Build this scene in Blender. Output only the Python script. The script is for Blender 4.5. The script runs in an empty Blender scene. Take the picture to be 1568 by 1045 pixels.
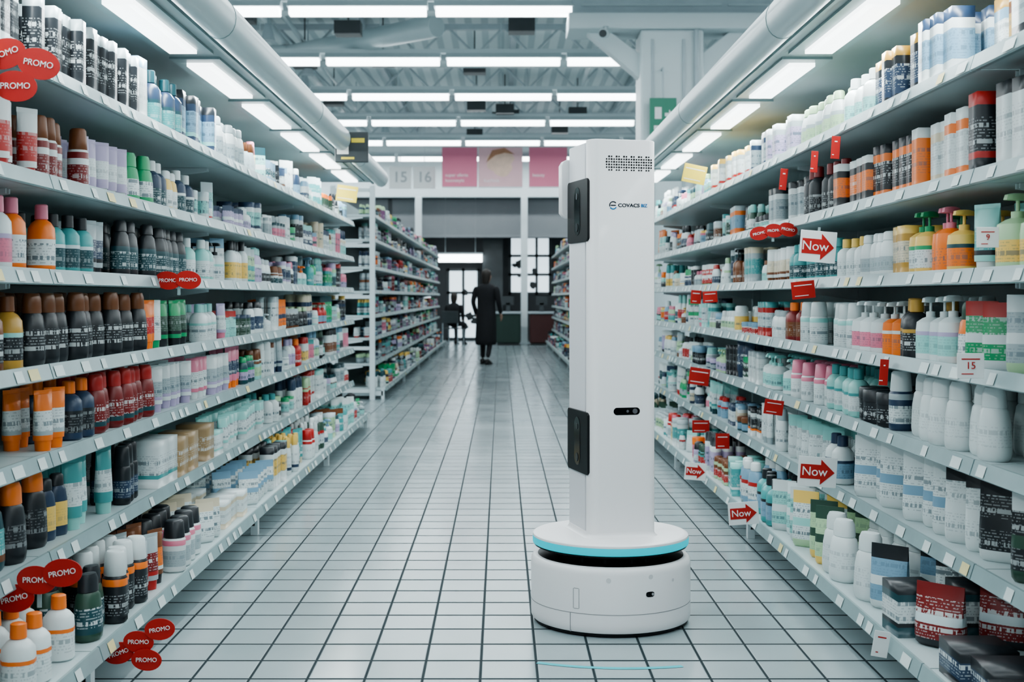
import bpy, math, random
import numpy as np
from mathutils import Vector, Matrix
random.seed(7)
R = random.Random(11)
scene = bpy.context.scene
COL = scene.collection
F = 2000.0
H = 1.2

# ------------------------------------------------------------------ materials
def mat(name, col, rough=0.5, metal=0.0, emit=None, estr=0.0, noise=0.0, nscale=20.0, bump=0.0, bscale=400.0, coat=0.0, spec=0.5):
    m = bpy.data.materials.new(name); m.use_nodes = True
    nt = m.node_tree; b = nt.nodes['Principled BSDF']
    b.inputs['Base Color'].default_value = (*col, 1)
    b.inputs['Roughness'].default_value = rough
    b.inputs['Metallic'].default_value = metal
    b.inputs['Coat Weight'].default_value = coat
    b.inputs['Specular IOR Level'].default_value = spec
    if emit:
        b.inputs['Emission Color'].default_value = (*emit, 1)
        b.inputs['Emission Strength'].default_value = estr
    tc = nt.nodes.new('ShaderNodeTexCoord')
    if noise > 0:
        n = nt.nodes.new('ShaderNodeTexNoise'); n.inputs['Scale'].default_value = nscale
        n.inputs['Detail'].default_value = 3
        nt.links.new(tc.outputs['Object'], n.inputs['Vector'])
        mx = nt.nodes.new('ShaderNodeMix'); mx.data_type = 'RGBA'
        mx.inputs['A'].default_value = (*[max(0, c*(1-noise)) for c in col], 1)
        mx.inputs['B'].default_value = (*[min(1, c*(1+noise)) for c in col], 1)
        nt.links.new(n.outputs['Fac'], mx.inputs['Factor'])
        nt.links.new(mx.outputs['Result'], b.inputs['Base Color'])
    if bump > 0:
        n2 = nt.nodes.new('ShaderNodeTexNoise'); n2.inputs['Scale'].default_value = bscale
        nt.links.new(tc.outputs['Object'], n2.inputs['Vector'])
        bp = nt.nodes.new('ShaderNodeBump'); bp.inputs['Strength'].default_value = bump
        bp.inputs['Distance'].default_value = 0.002
        nt.links.new(n2.outputs['Fac'], bp.inputs['Height'])
        nt.links.new(bp.outputs['Normal'], b.inputs['Normal'])
    return m

def mathnode(nt):
    def M(op, a, bb=None):
        n = nt.nodes.new('ShaderNodeMath'); n.operation = op
        for i, v in enumerate((a, bb)):
            if v is None: continue
            if isinstance(v, (int, float)): n.inputs[i].default_value = v
            else: nt.links.new(v, n.inputs[i])
        return n.outputs[0]
    return M

def floor_mat():
    m = bpy.data.materials.new('floor_tiles'); m.use_nodes = True
    nt = m.node_tree; N = nt.nodes; L = nt.links; b = N['Principled BSDF']
    geo = N.new('ShaderNodeNewGeometry'); sep = N.new('ShaderNodeSeparateXYZ')
    L.new(geo.outputs['Position'], sep.inputs[0])
    M = mathnode(nt)
    TX, TY = 0.181, 0.205
    def cell(o, t, off, g):
        s = M('DIVIDE', M('ADD', o, off), t)
        fr = M('FRACT', s); fl = M('FLOOR', s)
        d = M('MULTIPLY', M('SUBTRACT', 0.5, M('ABSOLUTE', M('SUBTRACT', fr, 0.5))), t/g)
        return d, fl
    dx, fx = cell(sep.outputs['X'], TX, 0.065 + TX*40, .0054)
    dy, fy = cell(sep.outputs['Y'], TY, TY*40, .0090)
    d = M('MINIMUM', dx, dy)
    mr = N.new('ShaderNodeMapRange'); mr.inputs['From Min'].default_value = .6; mr.inputs['From Max'].default_value = 1.25
    L.new(d, mr.inputs['Value'])
    cb = N.new('ShaderNodeCombineXYZ'); L.new(fx, cb.inputs[0]); L.new(fy, cb.inputs[1])
    wn = N.new('ShaderNodeTexWhiteNoise'); wn.noise_dimensions = '3D'; L.new(cb.outputs[0], wn.inputs['Vector'])
    ns = N.new('ShaderNodeTexNoise'); ns.inputs['Scale'].default_value = 1.3; ns.inputs['Detail'].default_value = 6
    L.new(geo.outputs['Position'], ns.inputs['Vector'])
    add = M('ADD', M('MULTIPLY', wn.outputs['Value'], 0.35), M('MULTIPLY', ns.outputs['Fac'], 0.65))
    cr = N.new('ShaderNodeMix'); cr.data_type = 'RGBA'
    cr.inputs['A'].default_value = (0.225, 0.28, 0.295, 1); cr.inputs['B'].default_value = (0.39, 0.46, 0.475, 1)
    L.new(add, cr.inputs['Factor'])
    mx = N.new('ShaderNodeMix'); mx.data_type = 'RGBA'
    mx.inputs['A'].default_value = (0.022, 0.035, 0.040, 1)
    L.new(mr.outputs[0], mx.inputs['Factor']); L.new(cr.outputs['Result'], mx.inputs['B'])
    L.new(mx.outputs['Result'], b.inputs['Base Color'])
    rr = M('ADD', M('MULTIPLY', M('SUBTRACT', 1.0, mr.outputs[0]), 0.5), M('ADD', 0.10, M('MULTIPLY', ns.outputs['Fac'], 0.16)))
    L.new(rr, b.inputs['Roughness'])
    L.new(M('ADD', .08, M('MULTIPLY', mr.outputs[0], .36)), b.inputs['Specular IOR Level'])
    bp = N.new('ShaderNodeBump'); bp.inputs['Strength'].default_value = 0.3; bp.inputs['Distance'].default_value = 0.002
    hh = M('ADD', mr.outputs[0], M('MULTIPLY', wn.outputs['Value'], 0.25))
    L.new(hh, bp.inputs['Height']); L.new(bp.outputs['Normal'], b.inputs['Normal'])
    return m

def deck_mat():
    m = bpy.data.materials.new('ceiling_deck'); m.use_nodes = True
    nt = m.node_tree; b = nt.nodes['Principled BSDF']
    tc = nt.nodes.new('ShaderNodeTexCoord')
    w = nt.nodes.new('ShaderNodeTexWave'); w.bands_direction = 'X'; w.inputs['Scale'].default_value = 1.2
    w.inputs['Distortion'].default_value = 0
    nt.links.new(tc.outputs['Object'], w.inputs['Vector'])
    r = nt.nodes.new('ShaderNodeValToRGB')
    r.color_ramp.elements[0].color = (0.52, 0.61, 0.63, 1); r.color_ramp.elements[1].color = (0.76, 0.84, 0.85, 1)
    r.color_ramp.elements[0].position = .3; r.color_ramp.elements[1].position = .5
    nt.links.new(w.outputs['Fac'], r.inputs[0]); nt.links.new(r.outputs[0], b.inputs['Base Color'])
    b.inputs['Roughness'].default_value = .6
    return m

def product_mat():
    m = bpy.data.materials.new('printed_packaging'); m.use_nodes = True
    nt = m.node_tree; N = nt.nodes; L = nt.links; b = N['Principled BSDF']
    M = mathnode(nt)
    at = N.new('ShaderNodeAttribute'); at.attribute_name = 'pcol'
    tc = N.new('ShaderNodeTexCoord')
    sep = N.new('ShaderNodeSeparateXYZ'); L.new(tc.outputs['Object'], sep.inputs[0])
    def rows(pitch, fill, wscale, thr):
        zs = M('DIVIDE', sep.outputs['Z'], pitch)
        inrow = M('LESS_THAN', M('FRACT', zs), fill)
        cb = N.new('ShaderNodeCombineXYZ')
        L.new(M('MULTIPLY', sep.outputs['X'], wscale), cb.inputs[0]); L.new(M('MULTIPLY', sep.outputs['Y'], wscale), cb.inputs[1])
        L.new(M('MULTIPLY', M('FLOOR', zs), 7.3), cb.inputs[2])
        n = N.new('ShaderNodeTexNoise'); n.inputs['Scale'].default_value = 1.0; n.inputs['Detail'].default_value = 0
        L.new(cb.outputs[0], n.inputs['Vector'])
        return M('MULTIPLY', inrow, M('GREATER_THAN', n.outputs['Fac'], thr))
    small = rows(.009, .42, 150, .50)
    big = rows(.047, .28, 120, .48)
    pr = M('MAXIMUM', M('MULTIPLY', small, .45), M('MULTIPLY', big, .85))
    ml = M('MULTIPLY', pr, at.outputs['Alpha'])
    bw = N.new('ShaderNodeRGBToBW'); L.new(at.outputs['Color'], bw.inputs[0])
    gt = M('GREATER_THAN', bw.outputs[0], .3)
    pc = N.new('ShaderNodeMix'); pc.data_type = 'RGBA'
    pc.inputs['A'].default_value = (.65, .70, .70, 1); pc.inputs['B'].default_value = (.07, .12, .15, 1)
    L.new(gt, pc.inputs['Factor'])
    mx = N.new('ShaderNodeMix'); mx.data_type = 'RGBA'
    L.new(ml, mx.inputs['Factor']); L.new(at.outputs['Color'], mx.inputs['A']); L.new(pc.outputs['Result'], mx.inputs['B'])
    L.new(mx.outputs['Result'], b.inputs['Base Color'])
    b.inputs['Roughness'].default_value = .36
    return m

M_FLOOR = floor_mat(); M_DECK = deck_mat(); M_PROD = product_mat()
M_WALL = mat('painted_wall', (.60, .67, .69), .7, noise=.05)
M_STEELW = mat('white_powdercoat', (.60, .68, .70), .4, noise=.04, nscale=3)
M_SHELF = mat('shelf_enamel', (.48, .57, .58), .4, noise=.05, nscale=6)
M_BACK = mat('shelf_back_panel', (.36, .44, .45), .5, noise=.08, nscale=8)
M_RAIL = mat('price_rail_plastic', (.25, .34, .35), .35, noise=.2, nscale=9)
M_TAG = mat('price_tag_paper', (.60, .67, .66), .6, noise=.06, nscale=40)
M_TAGY = mat('price_tag_yellow', (.68, .60, .32), .6, noise=.06, nscale=40)
M_CANOPY = mat('canopy_board', (.35, .40, .405), .6, noise=.06, nscale=4)
M_TUBE = mat('canopy_edge_enamel', (.52, .61, .63), .3, noise=.04, nscale=5)
M_LAMP = mat('lamp_diffuser', (.9, .95, .95), .5, emit=(.92, .98, 1), estr=6.0)
M_CLAMP = mat('canopy_lamp_diffuser', (.9, .95, .95), .5, emit=(.93, .99, 1), estr=3.5)
M_STEEL = mat('truss_steel', (.40, .47, .50), .45, metal=.1, noise=.15, nscale=5)
M_DARK = mat('dark_steel', (.05, .06, .065), .5, noise=.2, nscale=5)
M_RED = mat('promo_red', (.42, .022, .018), .55, noise=.12, nscale=20, spec=.3)
M_WHITEC = mat('white_card', (.72, .75, .75), .5, noise=.03, nscale=20)
M_YEL = mat('yellow_card', (.80, .62, .08), .5, noise=.05, nscale=20)
M_TXTW = mat('white_ink', (.75, .77, .77), .5)
M_TXTG = mat('grey_ink', (.36, .40, .42), .5)

# ------------------------------------------------------------------ mesh builder
class MB:
    def __init__(s): s.v = []; s.f = []
    def add(s, vs, fs):
        o = len(s.v); s.v += [tuple(v) for v in vs]; s.f += [[i+o for i in f] for f in fs]
    def box(s, x0, x1, y0, y1, z0, z1, M=None):
        vs = [Vector((x, y, z)) for z in (z0, z1) for y in (y0, y1) for x in (x0, x1)]
        if M: vs = [M @ v for v in vs]
        s.add(vs, [(0,2,3,1),(4,5,7,6),(0,1,5,4),(2,6,7,3),(0,4,6,2),(1,3,7,5)])
    def tube(s, a, b, r, n=10, r2=None):
        a = Vector(a); b = Vector(b); d = (b-a).normalized()
        u = d.orthogonal().normalized(); w = d.cross(u); r2 = r if r2 is None else r2
        vs = []
        for p, rr in ((a, r), (b, r2)):
            for i in range(n):
                t = 2*math.pi*i/n; vs.append(p+(u*math.cos(t)+w*math.sin(t))*rr)
        fs = [(i, (i+1)%n, n+(i+1)%n, n+i) for i in range(n)]
        fs += [tuple(reversed(range(n))), tuple(range(n, 2*n))]
        s.add(vs, fs)
    def lathe(s, prof, cx=0, cy=0, n=64):
        vs = []; fs = []
        for r, z in prof:
            for i in range(n):
                t = 2*math.pi*i/n; vs.append((cx+r*math.cos(t), cy+r*math.sin(t), z))
        for k in range(len(prof)-1):
            for i in range(n):
                j = (i+1)%n; fs.append((k*n+i, k*n+j, (k+1)*n+j, (k+1)*n+i))
        fs.append(tuple(reversed(range(n)))); fs.append(tuple(range((len(prof)-1)*n, len(prof)*n)))
        s.add(vs, fs)
    def prism(s, pts, axis, a, b, M=None):
        n = len(pts); vs = []
        for h in (a, b):
            for p in pts:
                v = Vector((p[0], h, p[1])) if axis == 'y' else (Vector((p[0], p[1], h)) if axis == 'z' else Vector((h, p[0], p[1])))
                vs.append(M @ v if M else v)
        fs = [(i, (i+1)%n, n+(i+1)%n, n+i) for i in range(n)] + [tuple(reversed(range(n))), tuple(range(n, 2*n))]
        s.add(vs, fs)
    def loft(s, rings):
        n = len(rings[0]); vs = [p for r in rings for p in r]; fs = []
        for k in range(len(rings)-1):
            for i in range(n):
                j = (i+1)%n; fs.append((k*n+i, k*n+j, (k+1)*n+j, (k+1)*n+i))
        fs.append(tuple(reversed(range(n)))); fs.append(tuple(range((len(rings)-1)*n, len(rings)*n)))
        s.add(vs, fs)

def obj(name, mb, m, parent=None, smooth=False, bevel=0, bseg=2, subsurf=0):
    me = bpy.data.meshes.new(name); me.from_pydata(mb.v, [], mb.f); me.update()
    import bmesh
    bm = bmesh.new(); bm.from_mesh(me); bmesh.ops.recalc_face_normals(bm, faces=bm.faces); bm.to_mesh(me); bm.free()
    if smooth:
        me.shade_smooth(); me.set_sharp_from_angle(angle=math.radians(38))
    me.materials.append(m)
    o = bpy.data.objects.new(name, me); COL.objects.link(o)
    if parent: o.parent = parent
    if bevel:
        bv = o.modifiers.new('bevel', 'BEVEL'); bv.width = bevel; bv.segments = bseg; bv.limit_method = 'ANGLE'
        bv.angle_limit = math.radians(40)
    if subsurf:
        ss = o.modifiers.new('sub', 'SUBSURF'); ss.levels = subsurf; ss.render_levels = subsurf
    return o

def empty(name, loc=(0,0,0), rz=0):
    e = bpy.data.objects.new(name, None); e.empty_display_size = .1
    e.location = loc; e.rotation_euler = (0, 0, rz); COL.objects.link(e); return e

def text(name, s, size, m, parent, loc, rot=(math.pi/2, 0, 0), ext=.0008, xs=1.0, align='CENTER', off=0):
    c = bpy.data.curves.new(name, 'FONT'); c.body = s; c.size = size; c.extrude = ext; c.offset = off
    c.align_x = align; c.align_y = 'CENTER'; c.materials.append(m)
    o = bpy.data.objects.new(name, c); COL.objects.link(o); o.parent = parent
    o.location = loc; o.rotation_euler = rot; o.scale = (xs, 1, 1)
    return o

# ------------------------------------------------------------------ shell
XW, YB, YF = 8.5, 36.0, -3.0
b = MB(); b.box(-XW, XW, YF, YB+.2, -.1, 0); obj('floor', b, M_FLOOR)
b = MB(); b.box(-XW, XW, YF, YB+.2, 5.6, 5.75); obj('ceiling', b, M_DECK)
b = MB(); b.box(-XW-.2, -XW, YF, YB+.2, 0, 5.6); obj('wall_left', b, M_WALL)
b = MB(); b.box(XW, XW+.2, YF, YB+.2, 0, 5.6); obj('wall_right', b, M_WALL)
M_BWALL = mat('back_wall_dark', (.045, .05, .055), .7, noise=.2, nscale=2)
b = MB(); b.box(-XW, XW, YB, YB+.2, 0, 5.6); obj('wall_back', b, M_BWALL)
b = MB()
b.box(-XW, XW, 33.9, 34.15, 4.04, 5.6)
obj('wall_fascia', b, M_WALL)
b = MB(); b.box(-XW, XW, 33.75, 34.1, 3.78, 4.03); obj('trim_1', b, M_STEELW, bevel=.01)
e = empty('roller_shutter', (0, 34.2, 0))
b = MB()
for i in range(19):
    z = 2.82+i*.05; b.box(-XW+.1, XW-.1, 0, .03, z, z+.046)
b.box(-XW+.1, XW-.1, -.03, .06, 2.76, 2.82)
obj('slats', b, mat('shutter_grey', (.22, .24, .255), .55, noise=.1, nscale=3), e)
b = MB()
for x in (-XW+.06, -2.9, 2.6, XW-.06): b.box(x-.05, x+.05, -.02, .06, 0, 3.77)
obj('guide_rails', b, M_DARK, e)

# ceiling trusses, purlins, pipes
e = empty('roof_truss')
b = MB()
rows = [32.9-3.4*i for i in range(10)]
for y in [r+1.5 for r in rows[1:-1]]:
    for z in (5.05, 5.5):
        b.box(-XW, XW, y-.05, y+.05, z-.045, z+.045)
    x = -XW
    while x < XW-.4:
        b.tube((x, y, 5.05), (x+.45, y, 5.5), .022, 6); b.tube((x+.45, y, 5.5), (x+.9, y, 5.05), .022, 6); x += .9
for x in (-7, -4.6, -2.2, .2, 2.6, 5, 7.4):
    b.box(x-.05, x+.05, YF, 33.8, 5.4, 5.55)
obj('truss_members', b, M_STEEL, e)
e = empty('ceiling_pipes')
b = MB()
for x, z, r in ((-3.4, 5.2, .05), (-3.1, 5.22, .03), (1.5, 5.15, .06), (4.0, 5.2, .1), (-5.6, 5.1, .16)):
    b.tube((x, YF, z), (x, 33.8, z), r, 12)
for y, z, r in ((17.4, 5.0, .05), (20.8, 4.95, .10), (24.1, 4.98, .06), (27.8, 5.0, .12)):
    b.tube((-XW, y, z), (XW, y, z), r, 12)
b.tube((-.9, 18.3, 5.0), (-3.3, 20.5, 5.0), .16, 14); b.tube((-3.3, 20.5, 5.0), (-6, 20.6, 5.0), .16, 14)
obj('pipes', b, mat('galvanised_duct', (.58, .66, .68), .35, metal=.2, noise=.1, nscale=3), e, smooth=True)
b = MB()
for i in range(26):
    x = R.uniform(-5, 5); y = R.uniform(17, 32); b.box(x-.18, x+.18, y-.15, y+.15, 4.82, 5.0)
    b.tube((x, y, 5.0), (x, y, 5.6), .012, 6)
obj('junction_boxes', b, M_DARK, e)
b = MB()
for i in range(12):
    x = R.uniform(-4, 4); y = R.uniform(17, 32)
    b.tube((x, y, 4.72), (x, y, 4.95), .10, 16, .04); b.tube((x, y, 4.95), (x, y, 5.6), .01, 6)
obj('speakers_and_spots', b, M_STEEL, e)

# ceiling lights
e = empty('fluorescent_ceiling_light')
bh, bl = MB(), MB()
for y in rows:
    z = H+3.5
    bh.box(-XW+.1, XW-.1, y-.05, y+.05, z+.10, z+.16)
    for i in range(-4, 5):
        x0 = -.83+i*1.78+.02; x1 = x0+1.70
        bh.prism([(y-.05, z+.1), (y+.05, z+.1), (y+.13, z+.02), (y-.13, z+.02)], 'x', x0, x1)
        bl.box(x0+.02, x1-.02, y-.085, y+.085, z-.07, z+.018)
    for i in range(-4, 5):
        bh.tube((i*1.78+.0, y, z+.16), (i*1.78, y, 5.6), .008, 5)
obj('housings', bh, M_STEELW, e)
obj('diffusers', bl, M_LAMP, e)

def area(name, loc, sx, sy, power, rot=(0,0,0), col=(1,1,1)):
    l = bpy.data.lights.new(name, 'AREA'); l.shape = 'RECTANGLE'; l.size = sx; l.size_y = sy; l.energy = power; l.color = col
    o = bpy.data.objects.new(name, l); o.location = loc; o.rotation_euler = rot; COL.objects.link(o); return o
for i, y in enumerate(rows):
    area('ceiling_tube_light', (0, y, H+3.5-.09), 14, .14, 165, col=(.91, .98, 1))

# ------------------------------------------------------------------ shelving
LV = [1.88, 1.555, 1.27, .985, .72, .42, .135]
def shelving(side, y0, y1, xf, levels, bays, canopy, top=2.25, near=None, endframe=False):
    s = side
    e = empty('supermarket_shelving_unit')
    fr, sh, rl, tg, ty = MB(), MB(), MB(), MB(), MB()
    xb = 1.82 + (xf-1.36)
    def bx(mb, a, c, *r):
        a, c = s*a, s*c; mb.box(min(a, c), max(a, c), *r)
    bk = MB(); bx(bk, xb, xb+.03, y0, y1, .1, top-.02)
    obj('back_panel', bk, M_BACK, e)
    for y in bays:
        bx(fr, xb-.05, xb, y-.03, y+.03, 0, top-.02)
        bx(fr, 1.24+(xf-1.36), xb, y-.02, y+.02, .045, .10)
        bx(fr, 1.225+(xf-1.36), 1.26+(xf-1.36), y-.02, y+.02, 0, .12)
    bx(fr, 1.36+(xf-1.36), 1.38+(xf-1.36), y0, y1, 0.0, .105)
    if endframe:
        for x in (xf, xb): bx(fr, x-.03, x+.03, y0-.08, y0-.02, 0, 2.5)
        for z in (.1, .6, 1.2, 1.8, 2.45): bx(fr, xf, xb, y0-.07, y0-.03, z-.02, z+.02)
    for k in range(len(bays)-1):
        a, c = bays[k]+.004, bays[k+1]-.004
        for z in levels:
            x_ = (xf-.15) if z < .2 else xf
            bx(sh, x_, xb, a, c, z-.028, z)
            p = [(s*(x_-.012), z-.034), (s*(x_-.018), z-.030), (s*(x_-.004), z+.014), (s*(x_+.004), z+.014), (s*(x_+.002), z-.034)]
            rl.prism(p, 'y', a, c)
            y = a+R.uniform(.02, .1)
            while y < c-.1:
                w = R.choice((.05, .06, .08))
                t = ty if R.random() < .08 else tg
                zz = (z-.026, z+.006)
                xs0 = s*(x_-.0195); xs1 = s*(x_-.0085)
                t.add([(xs0, y, zz[0]), (xs0, y+w, zz[0]), (xs1, y+w, zz[1]), (xs1, y, zz[1])], [(0, 1, 2, 3)])
                y += w + R.uniform(.04, .35)
            for yy in (a+.01, c-.01):
                fr.prism([(s*(xb-.02), z-.03), (s*(xb-.02), z-.09), (s*(x_+.12), z-.045), (s*(x_+.12), z-.03)], 'y', yy-.004, yy+.004)
    obj('uprights_and_feet', fr, M_STEELW, e); obj('shelves', sh, M_SHELF, e)
    obj('price_rails', rl, M_RAIL, e); obj('price_tags', tg, M_TAG, e); obj('yellow_price_tags', ty, M_TAGY, e)
    if canopy:
        cb = MB(); cu = MB(); lp = MB()
        bx(cb, 1.17, 1.87, y0, y1, 2.255, 2.29)
        obj('canopy_board', cb, M_CANOPY, e)
        pts = []
        for i in range(20):
            t = 2*math.pi*i/20
            pts.append((s*(1.10+.065*math.cos(t)), 2.29+.080*math.sin(t)))
        cu.prism(pts, 'y', y0, y1)
        obj('canopy_edge', cu, M_TUBE, e, smooth=True)
        jt = MB()
        bx(jt, 1.165, 1.18, y0, y1, 2.235, 2.25)
        y = y0+.6
        while y < y1:
            pts2 = [(s*(1.10+.067*math.cos(2*math.pi*i/20)), 2.29+.082*math.sin(2*math.pi*i/20)) for i in range(20)]
            jt.prism(pts2, 'y', y, y+.008); y += 1.25*2
        obj('canopy_joints', jt, M_RAIL, e)
        y = y0+.04; fx = MB()
        while y+1.1 < y1:
            bx(lp, 1.285, 1.40, y+.06, y+1.00, 2.228, 2.245)
            bx(fx, 1.235, 1.455, y-.03, y+1.09, 2.244, 2.256)
            y += 1.24
        obj('canopy_lamp_frames', fx, M_RAIL, e)
        obj('canopy_lamps', lp, M_CLAMP, e)
        fr2 = MB()
        for y in bays: bx(fr2, 1.17, xb, y-.02, y+.02, 2.285, 2.33)
        obj('canopy_arms', fr2, M_STEELW, e)
        # one lamp light per fixture
        y = y0+.04
        while y+1.1 < y1:
            area('canopy_light', (s*1.3425, y+.53, 2.222), .11, .94, 13.5, rot=(0, s*math.radians(12), 0), col=(.92, .99, 1))
            y += 1.24
    return e

# ------------------------------------------------------------------ products (slots: 0 body, 1 cap, 2 label, 3 accent)
def ring(n, e):
    r = []
    for i in range(n):
        t = 2*math.pi*(i+.5)/n; c, s_ = math.cos(t), math.sin(t)
        r.append((math.copysign(abs(c)**(2/e), c), math.copysign(abs(s_)**(2/e), s_)))
    return r
def template(rings, n):
    V = []; Fq = []; S = []
    for (z, rx, ry, e, sl) in rings:
        for (a, c) in (ring(4, 1) if n == 4 else ring(n, e)):
            if n == 4: a, c = math.copysign(1, a), math.copysign(1, c)
            V.append((a*rx, c*ry, z))
    for k in range(len(rings)-1):
        for i in range(n):
            j = (i+1)%n; Fq.append((k*n+i, k*n+j, (k+1)*n+j, (k+1)*n+i)); S.append(rings[k][4])
    return np.array(V, float), np.array(Fq, int), np.array(S, int)
def kinds(n):
    K = {}
    K['bottle'] = template([(0,.86,.86,2.4,0),(.03,1,1,2.4,0),(.13,1,1,2.4,2),(.44,1,1,2.4,3),(.50,1,1,2.4,0),(.66,.96,.96,2.2,0),(.74,.7,.7,2,0),(.78,.42,.42,2,1),(.79,.5,.5,2,1),(.985,.47,.47,2,1),(1,.38,.38,2,1),(1,.001,.001,2,1)], n)
    K['flip'] = template([(0,.6,.8,2.2,0),(.04,.72,.95,2.2,0),(.12,.76,1,2.2,3),(.2,.76,1,2.2,2),(.5,.70,.95,2.2,0),(.68,.58,.84,2.2,0),(.72,.48,.70,2.2,1),(.73,.52,.74,2.2,1),(.92,.48,.70,2.2,1),(.99,.38,.6,2,1),(1,.001,.001,2,1)], n)
    K['tall'] = template([(0,.86,.86,2.4,0),(.03,1,1,2.4,0),(.12,1,1,2.4,2),(.42,1,1,2.4,0),(.52,1,1,2.4,3),(.62,1,1,2.2,0),(.66,.88,.88,2,1),(.67,.92,.92,2,1),(.97,.80,.80,2,1),(1,.65,.65,2,1),(1,.001,.001,2,1)], n)
    K['oval'] = template([(0,.55,.9,2.6,0),(.04,.62,1,2.6,0),(.16,.62,1,2.6,2),(.46,.62,1,2.6,3),(.55,.6,1,2.6,0),(.74,.5,.86,2.4,0),(.80,.4,.6,2.2,1),(.81,.45,.66,2.4,1),(.97,.42,.6,2.4,1),(1,.3,.45,2.2,1),(1,.001,.001,2,1)], n)
    K['tube'] = template([(0,.55,.62,2,1),(.17,.6,.68,2,1),(.172,.66,.82,2,0),(.26,.65,.85,2,3),(.33,.64,.86,2,2),(.66,.42,.92,2,0),(.93,.12,.97,2,0),(.935,.07,1,2,0),(1,.06,1,2,0),(1,.001,.9,2,0)], n)
    K['pump'] = template([(0,.85,.85,2.6,0),(.03,1,1,2.6,0),(.12,1,1,2.6,2),(.40,1,1,2.6,3),(.46,1,1,2.6,0),(.60,.95,.95,2.4,0),(.66,.6,.6,2,0),(.68,.34,.34,2,1),(.76,.34,.34,2,1),(.77,.1,.1,2,1),(.90,.1,.1,2,1),(.905,.85,.3,3,1),(.97,.75,.3,3,1),(.99,.4,.25,2,1),(.99,.001,.001,2,1)], n)
    K['can'] = template([(0,.9,.9,2,0),(.02,1,1,2,0),(.12,1,1,2,2),(.48,1,1,2,3),(.62,1,1,2,0),(.76,1,1,2,1),(.77,.92,.92,2,1),(.95,.88,.88,2,1),(1,.7,.7,2,1),(1,.001,.001,2,1)], n)
    K['jar'] = template([(0,.9,.9,2,0),(.05,1,1,2,0),(.12,1,1,2,2),(.55,1,1,2,0),(.64,1,1,2,1),(.65,1.04,1.04,2,1),(.96,1.04,1.04,2,1),(1,.95,.95,2,1),(1,.001,.001,2,1)], n)
    K['pouch'] = template([(0,.30,.88,2.6,0),(.05,.45,.97,3,0),(.14,.5,1,3,2),(.38,.45,1,3,3),(.52,.36,.98,3,2),(.78,.16,.99,3.4,1),(.9,.06,1,4,1),(1,.03,1,4,1),(1,.001,.98,2,1)], n)
    K['box'] = template([(0,.8,.9,4,0),(.0,.8,.9,4,0),(.20,.8,.9,4,3),(.28,.8,.9,4,2),(.70,.8,.9,4,0),(.84,.8,.9,4,1),(1,.8,.9,4,1),(1,.001,.001,4,0)], 4)
    return K
K_HI, K_LO = kinds(12), kinds(8)
NAMES = {'bottle': 'shampoo_bottles', 'flip': 'conditioner_bottles', 'tall': 'shower_gel_bottles', 'oval': 'lotion_bottles', 'tube': 'cream_tubes', 'pump': 'pump_dispenser_bottles', 'can': 'deodorant_cans', 'jar': 'cream_jars', 'pouch': 'refill_pouches', 'box': 'cosmetic_boxes'}
YAW = {'pouch': .85, 'tube': .50, 'oval': .40, 'flip': .35, 'box': .0, 'pump': .45}
W = (.66,.72,.72); GY=(.38,.45,.47); BK=(.018,.022,.027); NV=(.028,.052,.10); DT=(.018,.07,.085); TL=(.08,.33,.33); AQ=(.31,.62,.58)
OR=(.84,.20,.03); RD=(.44,.025,.02); DR=(.20,.018,.018); BR=(.18,.065,.025); GD=(.50,.29,.06); YL=(.80,.54,.15); GR=(.03,.32,.13); PG=(.42,.60,.37); LV_=(.44,.38,.55); PK=(.70,.22,.31); DG=(.035,.08,.055); CR=(.64,.57,.43); SB=(.21,.36,.48); CB=(.38,.26,.14)
PAL = [W]*10+[(.58,.67,.69)]*4+[GY]*4+[AQ]*6+[BK]*6+[NV]*5+[DT]*3+[TL]*4+[PG]*3+[LV_]*3+[RD]*4+[OR]*3+[GR]*2+[CR]*2+[SB]*4+[BR]*2+[PK]*2+[YL]*2+[DG]
def sku(dark=False):
    k = R.choice(['bottle','flip','flip','oval','oval','tube','tube','tall','tall','pump','can','jar','box','box','box','box','pouch','pouch'])
    c = [R.choice(PAL) for _ in range(3)]
    if R.random() < .40: c[0] = W
    if R.random() < .35: c[2] = c[0]
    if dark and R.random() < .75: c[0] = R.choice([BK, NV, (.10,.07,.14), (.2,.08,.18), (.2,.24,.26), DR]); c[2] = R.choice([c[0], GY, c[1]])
    return (k, c[0], c[1], c[2], R.uniform(.11, .24), R.uniform(.026, .048))
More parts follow.
